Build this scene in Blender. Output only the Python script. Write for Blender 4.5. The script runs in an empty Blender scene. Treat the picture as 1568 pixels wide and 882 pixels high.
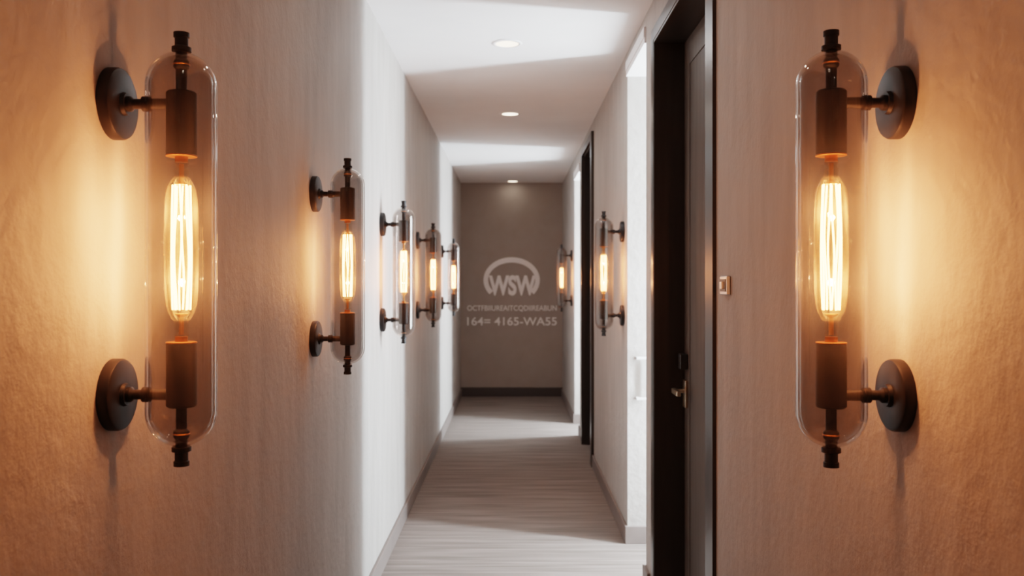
import bpy, bmesh, math
from mathutils import Vector, Matrix
C=bpy.context; D=bpy.data
XL,XR=-0.68,0.655
H=2.80; YE=11.4; YB=-3.2; CAM=1.481

# ---------------- materials
def newmat(n):
    m=D.materials.new(n); m.use_nodes=True
    nt=m.node_tree; b=nt.nodes.get('Principled BSDF'); return m,nt,b
def simple(n,col,rough=.5,metal=0,spec=.5):
    m,nt,b=newmat(n)
    b.inputs['Base Color'].default_value=(*col,1); b.inputs['Roughness'].default_value=rough
    b.inputs['Metallic'].default_value=metal; b.inputs['Specular IOR Level'].default_value=spec
    return m
def noisy(n,c1,c2,scale,map_scale=(1,1,1),rough=.8,bump=.1,dist=.01,detail=5,metal=0,scale2=None,map2=None,spec=.3,w1=.35):
    m,nt,b=newmat(n); N=nt.nodes; L=nt.links
    tc=N.new('ShaderNodeTexCoord'); mp=N.new('ShaderNodeMapping'); mp.inputs['Scale'].default_value=map_scale
    L.new(tc.outputs['Object'],mp.inputs['Vector'])
    no=N.new('ShaderNodeTexNoise'); no.inputs['Scale'].default_value=scale; no.inputs['Detail'].default_value=detail
    L.new(mp.outputs[0],no.inputs['Vector'])
    cr=N.new('ShaderNodeValToRGB'); cr.color_ramp.elements[0].position=.3; cr.color_ramp.elements[1].position=.7
    cr.color_ramp.elements[0].color=(*c1,1); cr.color_ramp.elements[1].color=(*c2,1)
    L.new(no.outputs['Fac'],cr.inputs[0]); L.new(cr.outputs[0],b.inputs['Base Color'])
    h=no.outputs['Fac']
    if scale2:
        mp2=N.new('ShaderNodeMapping'); mp2.inputs['Scale'].default_value=map2 or (1,1,1)
        L.new(tc.outputs['Object'],mp2.inputs['Vector'])
        n2=N.new('ShaderNodeTexNoise'); n2.inputs['Scale'].default_value=scale2; n2.inputs['Detail'].default_value=8
        n2.inputs['Roughness'].default_value=.57
        L.new(mp2.outputs[0],n2.inputs['Vector'])
        ad=N.new('ShaderNodeMath'); ad.operation='MULTIPLY_ADD'; ad.inputs[1].default_value=w1
        L.new(h,ad.inputs[0]); L.new(n2.outputs['Fac'],ad.inputs[2]); h=ad.outputs[0]
    bp=N.new('ShaderNodeBump'); bp.inputs['Strength'].default_value=bump; bp.inputs['Distance'].default_value=dist
    L.new(h,bp.inputs['Height']); L.new(bp.outputs[0],b.inputs['Normal'])
    b.inputs['Roughness'].default_value=rough; b.inputs['Metallic'].default_value=metal
    b.inputs['Specular IOR Level'].default_value=spec
    return m
def emis(n,col,s):
    m=D.materials.new(n); m.use_nodes=True; nt=m.node_tree; nt.nodes.clear()
    o=nt.nodes.new('ShaderNodeOutputMaterial'); e=nt.nodes.new('ShaderNodeEmission')
    e.inputs[0].default_value=(*col,1); e.inputs[1].default_value=s; nt.links.new(e.outputs[0],o.inputs[0]); return m
def thin_glass(n,tint,maxr=.6,base=.03,rough=.03,haze=.0,hazecol=(1,1,1)):
    m=D.materials.new(n); m.use_nodes=True; nt=m.node_tree; nt.nodes.clear(); N=nt.nodes; L=nt.links
    o=N.new('ShaderNodeOutputMaterial'); t=N.new('ShaderNodeBsdfTransparent'); t.inputs[0].default_value=(*tint,1)
    g=N.new('ShaderNodeBsdfGlossy'); g.inputs['Roughness'].default_value=rough; g.inputs['Color'].default_value=(1,.97,.93,1)
    lw=N.new('ShaderNodeLayerWeight'); lw.inputs[0].default_value=.5
    mr=N.new('ShaderNodeMapRange'); mr.inputs['To Min'].default_value=base; mr.inputs['To Max'].default_value=maxr
    pw=N.new('ShaderNodeMath'); pw.operation='POWER'; pw.inputs[1].default_value=3.5
    L.new(lw.outputs['Facing'],pw.inputs[0]); L.new(pw.outputs[0],mr.inputs['Value'])
    src=t.outputs[0]
    if haze:
        d=N.new('ShaderNodeBsdfTranslucent'); d.inputs[0].default_value=(*hazecol,1)
        m1=N.new('ShaderNodeMixShader'); m1.inputs[0].default_value=haze; L.new(t.outputs[0],m1.inputs[1]); L.new(d.outputs[0],m1.inputs[2]); src=m1.outputs[0]
    mx=N.new('ShaderNodeMixShader'); L.new(mr.outputs[0],mx.inputs[0]); L.new(src,mx.inputs[1]); L.new(g.outputs[0],mx.inputs[2])
    L.new(mx.outputs[0],o.inputs[0]); return m

M_wall=noisy('wall_plaster',(.395,.365,.34),(.465,.435,.408),4,(1,3,.6),.65,.72,.0065,4,scale2=22,map2=(1,1,1),w1=.12)
M_end=noisy('end_wall_paint',(.30,.258,.228),(.32,.278,.248),6,(1,1,1),.8,.1,.003)
M_ceil=noisy('ceiling_paint',(.76,.755,.75),(.80,.795,.79),3,(1,1,1),.9,.05,.002)
M_carpet=noisy('carpet',(.165,.138,.122),(.30,.262,.24),4.5,(.35,7,1),.95,.4,.006,7,scale2=160,spec=.1)
M_base=noisy('baseboard_paint',(.19,.158,.145),(.22,.185,.17),8,(1,1,1),.5,.05,.002)
M_base_end=simple('baseboard_dark',(.05,.04,.036),.5)
M_frame=noisy('door_frame_dark',(.030,.024,.020),(.040,.033,.028),10,(4,4,.4),.32,.05,.002,spec=.5)
M_door=noisy('door_wood_dark',(.085,.066,.055),(.12,.098,.083),14,(3,3,.15),.45,.15,.003,spec=.4)
M_bronze=noisy('dark_bronze',(.017,.0155,.0155),(.026,.024,.024),30,(1,1,1),.45,.03,.001,metal=.2,spec=.5)
M_copper=simple('copper',(.75,.33,.13),.35,1)
M_brass=simple('aged_brass',(.62,.52,.40),.3,1)
M_white=simple('white_trim',(.8,.8,.8),.5)
M_steel=simple('steel',(.6,.6,.6),.35,1)
M_black=simple('black_plastic',(.02,.02,.02),.4)
M_glass=thin_glass('smoked_glass',(.80,.775,.765),.95,.045,.03,.006,(1,.95,.9))
M_bulb=thin_glass('bulb_glass',(.99,.95,.88),.55,.03,.03,.030,(1,.72,.42))
M_fil=emis('glowing_filament',(1,.40,.13),52)
M_down=emis('downlight_diffuser',(1,.80,.58),5)
M_win=emis('window_glazing',(.88,.95,1),7)
M_sign=simple('sign_brushed_metal',(.76,.73,.71),.6,.0)

# ---------------- mesh helpers
def obj_from_bm(bm,name,mat,parent=None,smooth=False,loc=(0,0,0),autosmooth=None):
    me=D.meshes.new(name); bm.normal_update(); bm.to_mesh(me); bm.free()
    if mat: me.materials.append(mat)
    if smooth:
        for p in me.polygons: p.use_smooth=True
        if autosmooth: me.set_sharp_from_angle(angle=math.radians(autosmooth))
    o=D.objects.new(name,me); C.collection.objects.link(o); o.location=loc
    if parent: o.parent=parent
    return o
def add_box(bm,x0,x1,y0,y1,z0,z1):
    vs=[bm.verts.new((x,y,z)) for x in(x0,x1) for y in(y0,y1) for z in(z0,z1)]
    for f in((0,1,3,2),(4,6,7,5),(0,4,5,1),(2,3,7,6),(0,2,6,4),(1,5,7,3)):
        bm.faces.new([vs[i] for i in f])
def boxes(name,bl,mat,parent=None,bevel=0):
    bm=bmesh.new()
    for b in bl: add_box(bm,*b)
    bmesh.ops.recalc_face_normals(bm,faces=bm.faces)
    o=obj_from_bm(bm,name,mat,parent)
    if bevel:
        md=o.modifiers.new('bevel','BEVEL'); md.width=bevel; md.segments=2; md.limit_method='ANGLE'
    return o
def lathe(bm,prof,center=(0,0,0),axis='z',seg=40):
    c=Vector(center); rings=[]
    for r,h in prof:
        ring=[]
        if r<1e-6:
            p=(0,0,h) if axis=='z' else ((h,0,0) if axis=='x' else (0,h,0))
            ring=[bm.verts.new(c+Vector(p))]
        else:
            for i in range(seg):
                a=2*math.pi*i/seg; u,v=r*math.cos(a),r*math.sin(a)
                p=(u,v,h) if axis=='z' else ((h,u,v) if axis=='x' else (u,h,v))
                ring.append(bm.verts.new(c+Vector(p)))
        rings.append(ring)
    for A,B in zip(rings,rings[1:]):
        for i in range(seg):
            j=(i+1)%seg
            if len(A)==1 and len(B)==1: continue
            if len(A)==1: bm.faces.new((A[0],B[i],B[j]))
            elif len(B)==1: bm.faces.new((A[i],B[0],A[j]))
            else: bm.faces.new((A[i],B[i],B[j],A[j]))
def lathed(name,items,mat,seg=40,sharp=35):
    bm=bmesh.new()
    for prof,c,ax in items: lathe(bm,prof,c,ax,seg)
    bmesh.ops.recalc_face_normals(bm,faces=bm.faces)
    me=D.meshes.new(name); bm.to_mesh(me); bm.free(); me.materials.append(mat)
    for p in me.polygons: p.use_smooth=True
    if sharp: me.set_sharp_from_angle(angle=math.radians(sharp))
    return me
def empty(name,loc=(0,0,0),rotz=0):
    e=D.objects.new(name,None); C.collection.objects.link(e); e.location=loc; e.rotation_euler[2]=rotz; e.empty_display_size=.05; return e

# ---------------- room shell
T=.2
D1=(2.91,4.05,2.61); D2=(7.12,8.0,2.65)      # doors
O1=(4.27,4.96,2.69); O2=(8.47,9.2,2.60)      # bright side openings
boxes('wall_left',[(XL-T,XL,YB,YE,0,H)],M_wall)
segs=[(YB,D1[0]),(D1[1],O1[0]),(O1[1],D2[0]),(D2[1],O2[0]),(O2[1],YE)]
wb=[(XR,XR+T,a,b,0,H) for a,b in segs]+[(XR,XR+T,o[0],o[1],o[2],H) for o in(D1,O1,D2,O2)]
boxes('wall_right',wb,M_wall)
boxes('wall_end',[(XL-T,XR+T,YE,YE+.15,0,H)],M_end)
boxes('wall_back',[(XL-T,XR+T,YB-.15,YB,0,H)],M_wall)
boxes('floor',[(XL-T,2.1,YB-.15,YE+.15,-.1,0)],M_carpet)
boxes('ceiling',[(XL-T,XR+T,YB-.15,YE+.15,H,H+.1)],M_ceil)
XW=1.85
for k,o in enumerate((O1,O2)):
    boxes('wall_alcove' ,[(XR+T,XW,o[0]-.1,o[0],0,H),(XR+T,XW,o[1],o[1]+.1,0,H),(XR+T,XW,o[0],o[1],o[2],H),(XW,XW+.1,o[0]-.1,o[1]+.1,0,H)],M_wall)
    w=empty('window_%d'%(k+1))
    y0,y1=o[0]+.06,o[1]-.06
    boxes('window_frame',[(XW-.05,XW,y0,y0+.05,.15,2.5),(XW-.05,XW,y1-.05,y1,.15,2.5),(XW-.05,XW,y0,y1,.15,.2),(XW-.05,XW,y0,y1,2.45,2.5),(XW-.045,XW,y0,y1,1.3,1.33)],M_white,w)
    boxes('glazing',[(XW-.02,XW-.01,y0+.05,y1-.05,.2,2.45)],M_win,w)
    def area(nm,x,y,z,sy,sz,p,col):
        l=D.lights.new(nm,'AREA'); l.shape='RECTANGLE'; l.size=sz; l.size_y=sy; l.energy=p; l.color=col
        ob=D.objects.new(nm,l); C.collection.objects.link(ob); ob.location=(x,y,z)
        ob.rotation_euler=(0,math.radians(90),0)   # emits toward -x
        ob.parent=w; return ob
    area('daylight_narrow',XW-.07,o[0]+.26,1.35,.10,2.2,132,(.79,.91,1))
    area('daylight_wide',XW-.08,(o[0]+o[1])/2,1.35,.5,2.2,40,(.84,.93,1))

# baseboards
bh,bt=.10,.016
boxes('baseboard_left',[(XL,XL+bt,YB,YE,0,bh)],M_base,bevel=.003)
bb=[]
cas=.09
for a,b in [(YB,D1[0]-.1),(D1[1]+cas,O1[0]),(O1[1],D2[0]-cas),(D2[1]+cas,O2[0]),(O2[1],YE)]:
    bb.append((XR-bt,XR,a,b,0,bh))
for o in(O1,O2):
    bb.append((XR-bt,XW,o[1]-bt,o[1],0,bh)); bb.append((XR-bt,XW,o[0],o[0]+bt,0,bh))
boxes('baseboard_right',bb,M_base,bevel=.003)
boxes('baseboard_end',[(XL,XR,YE-.018,YE,0,.12)],M_base_end,bevel=.003)
for k,o in enumerate((O1,O2)):
    boxes('trim_%d'%(k+1),[(XR-.008,XR+T,o[0],o[1],o[2]-.03,o[2]),(XR-.012,XR,o[0]-.0,o[1]+.0,o[2],o[2]+.05)],M_white)

# ---------------- doors
def door(k,o,pr,prf):
    y0,y1,zt=o; e=empty('door_%d'%k)
    dp=.145
    boxes('frame',[(XR-pr,XR+.005,y0-.11,y0,0,zt+.06),(XR-prf,XR+.005,y1,y1+.06,0,zt+.06),(XR-prf,XR+.005,y0,y1,zt,zt+.06),
        (XR,XR+dp+.06,y0,y0+.012,0,zt),(XR,XR+dp+.06,y1-.012,y1,0,zt),(XR,XR+dp+.06,y0,y1,zt-.012,zt)],M_frame,e,bevel=.002)
    boxes('leaf',[(XR+dp,XR+dp+.045,y0+.012,y1-.012,.006,zt-.012)],M_door,e)
    boxes('stiles',[(XR+dp-.004,XR+dp,y1-.13,y1-.02,.01,zt-.02),(XR+dp-.004,XR+dp,y0+.02,y0+.13,.01,zt-.02),(XR+dp-.004,XR+dp,y0+.13,y1-.13,.01,.16),(XR+dp-.004,XR+dp,y0+.13,y1-.13,zt-.14,zt-.02)],M_door,e,bevel=.002)
    yl=y1-.075; z=.99; x=XR+dp-.004
    me=lathed('lever',[([(0,-.012),(.026,-.012),(.028,-.008),(.028,0)],(x,yl,z),'x'),
                       ([(0,-.06),(.010,-.06),(.010,-.01)],(x,yl,z),'x')],M_brass,24)
    ob=D.objects.new('lever_rose',me); C.collection.objects.link(ob); ob.parent=e
    boxes('lever_arm',[(x-.070,x-.050,yl-.125,yl+.012,z-.011,z+.013)],M_brass,e,bevel=.004)
    boxes('lock_plate',[(x-.014,x,yl-.03,yl+.03,z-.075,z+.05)],M_brass,e,bevel=.003)
    boxes('card_lock',[(x-.035,x,yl-.028,yl+.03,z+.10,z+.17)],M_black,e,bevel=.004)
door(1,D1,.012,.002); door(2,D2,.022,.022)

ph=empty('pull_handle')
yh=O1[1]
boxes('bars',[(.70,.79,yh-.035,yh-.022,1.05,1.065),(.70,.79,yh-.035,yh-.022,.82,.835),(.777,.79,yh-.035,yh-.022,.82,1.065),(.70,.713,yh-.03,yh,1.05,1.065),(.70,.713,yh-.03,yh,.82,.835)],M_white,ph,bevel=.003)

sw=empty('wall_switch')
yc,zc=2.66,1.476
boxes('plate',[(XR-.012,XR,yc-.046,yc+.042,zc-.030,zc+.028)],M_steel,sw,bevel=.003)
boxes('recess',[(XR-.014,XR-.011,yc-.034,yc+.031,zc-.02,zc+.018)],M_black,sw)
boxes('key',[(XR-.020,XR-.013,yc-.014,yc+.014,zc-.012,zc+.01)],M_steel,sw,bevel=.001)

# ---------------- sconces
PX=.117; R=.058; HL=.335; AZ=.247
def dome(r,hl,n=12):
    pr=[(0,-hl)]
    for i in range(1,n+1):
        a=-math.pi/2+i*(math.pi/2)/n; pr.append((r*math.cos(a),-hl+r+r*math.sin(a)))
    pr2=[(q,-z) for q,z in reversed(pr)]
    return pr+pr2
me_glass=lathed('glass_tube',[(dome(R,HL),(PX,0,0),'z'),(dome(R-.0055,HL-.006),(PX,0,0),'z')],M_glass,56,None)
plates=[];arms=[];sock=[];cop=[]
for s in(1,-1):
    plates.append(([(0,.0),(.061,.0),(.061,.014),(.059,.018),(.055,.020),(.02,.020),(.018,.026),(.0,.026)],(0,0,s*AZ),'x'))
    arms.append(([(0,.02),(.013,.02),(.013,.032),(.0085,.036),(.0085,.050),(.013,.052),(.013,.064),(.0095,.067),(.0095,PX-.02)],(0,0,s*AZ),'x'))
    z0,z1=.158,.268
    pr=[(.018,z0+.004),(.0235,z0),(.025,z0+.003),(.025,z1-.003),(.022,z1),(.009,z1+.002),(.009,HL-.03),(.013,HL-.026),(.013,HL-.016),(.010,HL-.012),(.010,HL),(.016,HL+.001),(.016,HL+.008),(.011,HL+.010),(.011,HL+.024),(.013,HL+.025),(.013,HL+.033),(0,HL+.034)]
    sock.append(([(r,s*z) for r,z in pr],(PX,0,0),'z'))
    cop.append(([(r,s*z) for r,z in [(.0,z0+.004),(.0245,z0+.002),(.0254,z0+.001),(.0254,z0-.0005),(.0235,z0-.001),(.0105,z0-.001),(.0105,z0-.010),(.0,z0-.010)]],(PX,0,0),'z'))
    cop.append(([(r,s*z) for r,z in [(.0128,HL-.0225),(.0138,HL-.0215),(.0138,HL-.0205),(.0128,HL-.0195)]],(PX,0,0),'z'))
me_metal=lathed('metal_body',plates+arms+sock,M_bronze,40,35)
me_cop=lathed('copper_collars',cop,M_copper,40,35)
hb=[(.0105,.153),(.012,.148),(.0115,.145),(.0085,.141),(.0085,.139),(.012,.135),(.0125,.131),(.0105,.127),(.012,.123),(.0165,.117),(.0215,.108),(.025,.095),(.027,.075),(.028,.04)]
me_bulb=lathed('bulb_envelope',[(hb+[(.0285,0)]+[(r,-z) for r,z in reversed(hb)],(PX,0,0),'z')],M_bulb,40,None)
bm=bmesh.new()
def tube(bm,pts,r,seg=6):
    rings=[]
    for i,p in enumerate(pts):
        rings.append([bm.verts.new(Vector(p)+Vector((r*math.cos(a),r*math.sin(a),0))) for a in [2*math.pi*k/seg for k in range(seg)]])
    for A,B in zip(rings,rings[1:]):
        for i in range(seg): bm.faces.new((A[i],B[i],B[(i+1)%seg],A[(i+1)%seg]))
nf=8
for k in range(nf):
    a=2*math.pi*k/nf+.25
    pts=[]
    for i in range(13):
        t=i/12; z=-.103+.212*t; rr=.0140+.0022*math.sin(math.pi*t)
        aa=a+.14*math.sin(2*math.pi*t+k*1.7)
        pts.append((PX+rr*math.cos(aa),rr*math.sin(aa),z))
    tube(bm,pts,.0016)
me_fil=D.meshes.new('filament'); bm.to_mesh(me_fil); bm.free(); me_fil.materials.append(M_fil)
stem=[]
for s in(1,-1):
    stem.append(([(r,s*z) for r,z in [(.004,.145),(.004,.116),(.011,.111),(.011,.1095),(0,.1095)]],(PX,0,0),'z'))
me_stem=lathed('bulb_stem',stem,M_copper,20,35)
def sconce(y,side,power):
    e=empty('wall_sconce',((XL if side<0 else XR),y,1.539),0 if side<0 else math.pi)
    for me,n in((me_metal,'metal_body'),(me_cop,'copper_collars'),(me_glass,'glass_tube'),(me_bulb,'bulb_envelope'),(me_fil,'filament'),(me_stem,'bulb_stem')):
        o=D.objects.new(n,me); C.collection.objects.link(o); o.parent=e
    for dz in(-.055,.06):
        l=D.lights.new('bulb_light','POINT'); l.energy=power/2; l.color=(1,.36,.15); l.shadow_soft_size=.006
        o=D.objects.new('bulb_light',l); C.collection.objects.link(o); o.parent=e; o.location=(PX,0,dz)
for y in(1.48,2.97,4.50,6.17,8.30): sconce(y,-1,16.5 if y<2 else 9)
for y in(1.47,5.14,9.55): sconce(y,1,16.5 if y<2 else 9)

# ---------------- downlights
def downlight(x,y,power):
    e=empty('ceiling_downlight',(x,y,H))
    me=lathed('trim_ring',[([(.062,-.001),(.064,-.006),(.080,-.005),(.084,-.001)],(0,0,0),'z')],M_white,40,None)
    o=D.objects.new('trim_ring',me); C.collection.objects.link(o); o.parent=e
    me=lathed('diffuser',[([(0,-.004),(.0625,-.004)],(0,0,0),'z')],M_down,40,None)
    o=D.objects.new('diffuser',me); C.collection.objects.link(o); o.parent=e
    l=D.lights.new('lamp','AREA'); l.shape='DISK'; l.size=.12; l.energy=power; l.color=(1,.90,.80)
    o=D.objects.new('lamp',l); C.collection.objects.link(o); o.parent=e; o.location=(0,0,-.008)
for x,y,p in((-.03,4.78,2.5),(-.02,6.76,2.5),(0,11.22,.45),(-.03,2.6,1.3),(-.03,.4,.4),(-.03,-1.8,1.2)): downlight(x,y,p)  # entries after the end-wall one are unseen, added as fill for near walls

# ---------------- wall sign on the end wall
sg=empty('wall_sign',(0,YE,0))
S=116.9
def text(s,xc,zc,w,h,bold):
    cu=D.curves.new('t','FONT'); cu.body=s; cu.size=.2; cu.extrude=.004; cu.align_x='CENTER'; cu.align_y='CENTER'; cu.offset=bold
    ob=D.objects.new('lettering',cu); C.collection.objects.link(ob)
    C.view_layer.update()
    me=D.meshes.new_from_object(ob); D.objects.remove(ob)
    xs=[v.co.x for v in me.vertices]; ys=[v.co.y for v in me.vertices]
    cx,cy=(min(xs)+max(xs))/2,(min(ys)+max(ys))/2; sx,sy=w/(max(xs)-min(xs)),h/(max(ys)-min(ys))
    for v in me.vertices:
        x,y,z=v.co; v.co=((x-cx)*sx+xc,-z-.006,(y-cy)*sy+zc)
    me.materials.clear(); me.materials.append(M_sign)
    o=D.objects.new('lettering',me); C.collection.objects.link(o); o.parent=sg
def zz(py): return CAM+(434-py)/S
def xx(px): return (px-785)/S
text('WSW',xx(784.5),zz(437),72/S,31/S,.008)
text('OCTFBIIUREAITCQDIIREABUN',xx(784),zz(472.5),137/S,9.5/S,.001)
text('164= 4165-WA55',xx(784),zz(492),137/S,12.5/S,.002)
bm=bmesh.new(); ring=[]
n=48
for i in range(n+1):
    a=math.radians(-38+256*i/n); ca,sa=math.cos(a),math.sin(a)
    for (rx,rz) in((43/S,35/S),(36/S,27/S)):
        for yy in(-.01,-.001): ring.append(bm.verts.new((xx(783.5)+rx*ca,yy,zz(429)+rz*sa)))
for i in range(n):
    b=i*4; c=b+4
    for p,q in((0,2),(2,3),(3,1),(1,0)): bm.faces.new((ring[b+p],ring[b+q],ring[c+q],ring[c+p]))
bmesh.ops.recalc_face_normals(bm,faces=bm.faces)
obj_from_bm(bm,'arch',M_sign,sg)

# ---------------- world, camera
w=D.worlds.new('World'); C.scene.world=w; w.use_nodes=True
w.node_tree.nodes['Background'].inputs[0].default_value=(.8,.85,.9,1); w.node_tree.nodes['Background'].inputs[1].default_value=.3
cam=D.cameras.new('camera'); co=D.objects.new('camera',cam); C.collection.objects.link(co)
co.location=(0,0,CAM); co.rotation_euler=(math.radians(90),0,0)
cam.lens=30.6; cam.sensor_width=36; cam.shift_y=-.0045; cam.shift_x=-.0006; cam.clip_start=.02
cam.dof.use_dof=True; cam.dof.focus_distance=2.1; cam.dof.aperture_fstop=5.0
C.scene.camera=co
C.scene.view_settings.view_transform='Filmic'
C.scene.view_settings.look='Medium High Contrast'
C.scene.view_settings.exposure=0
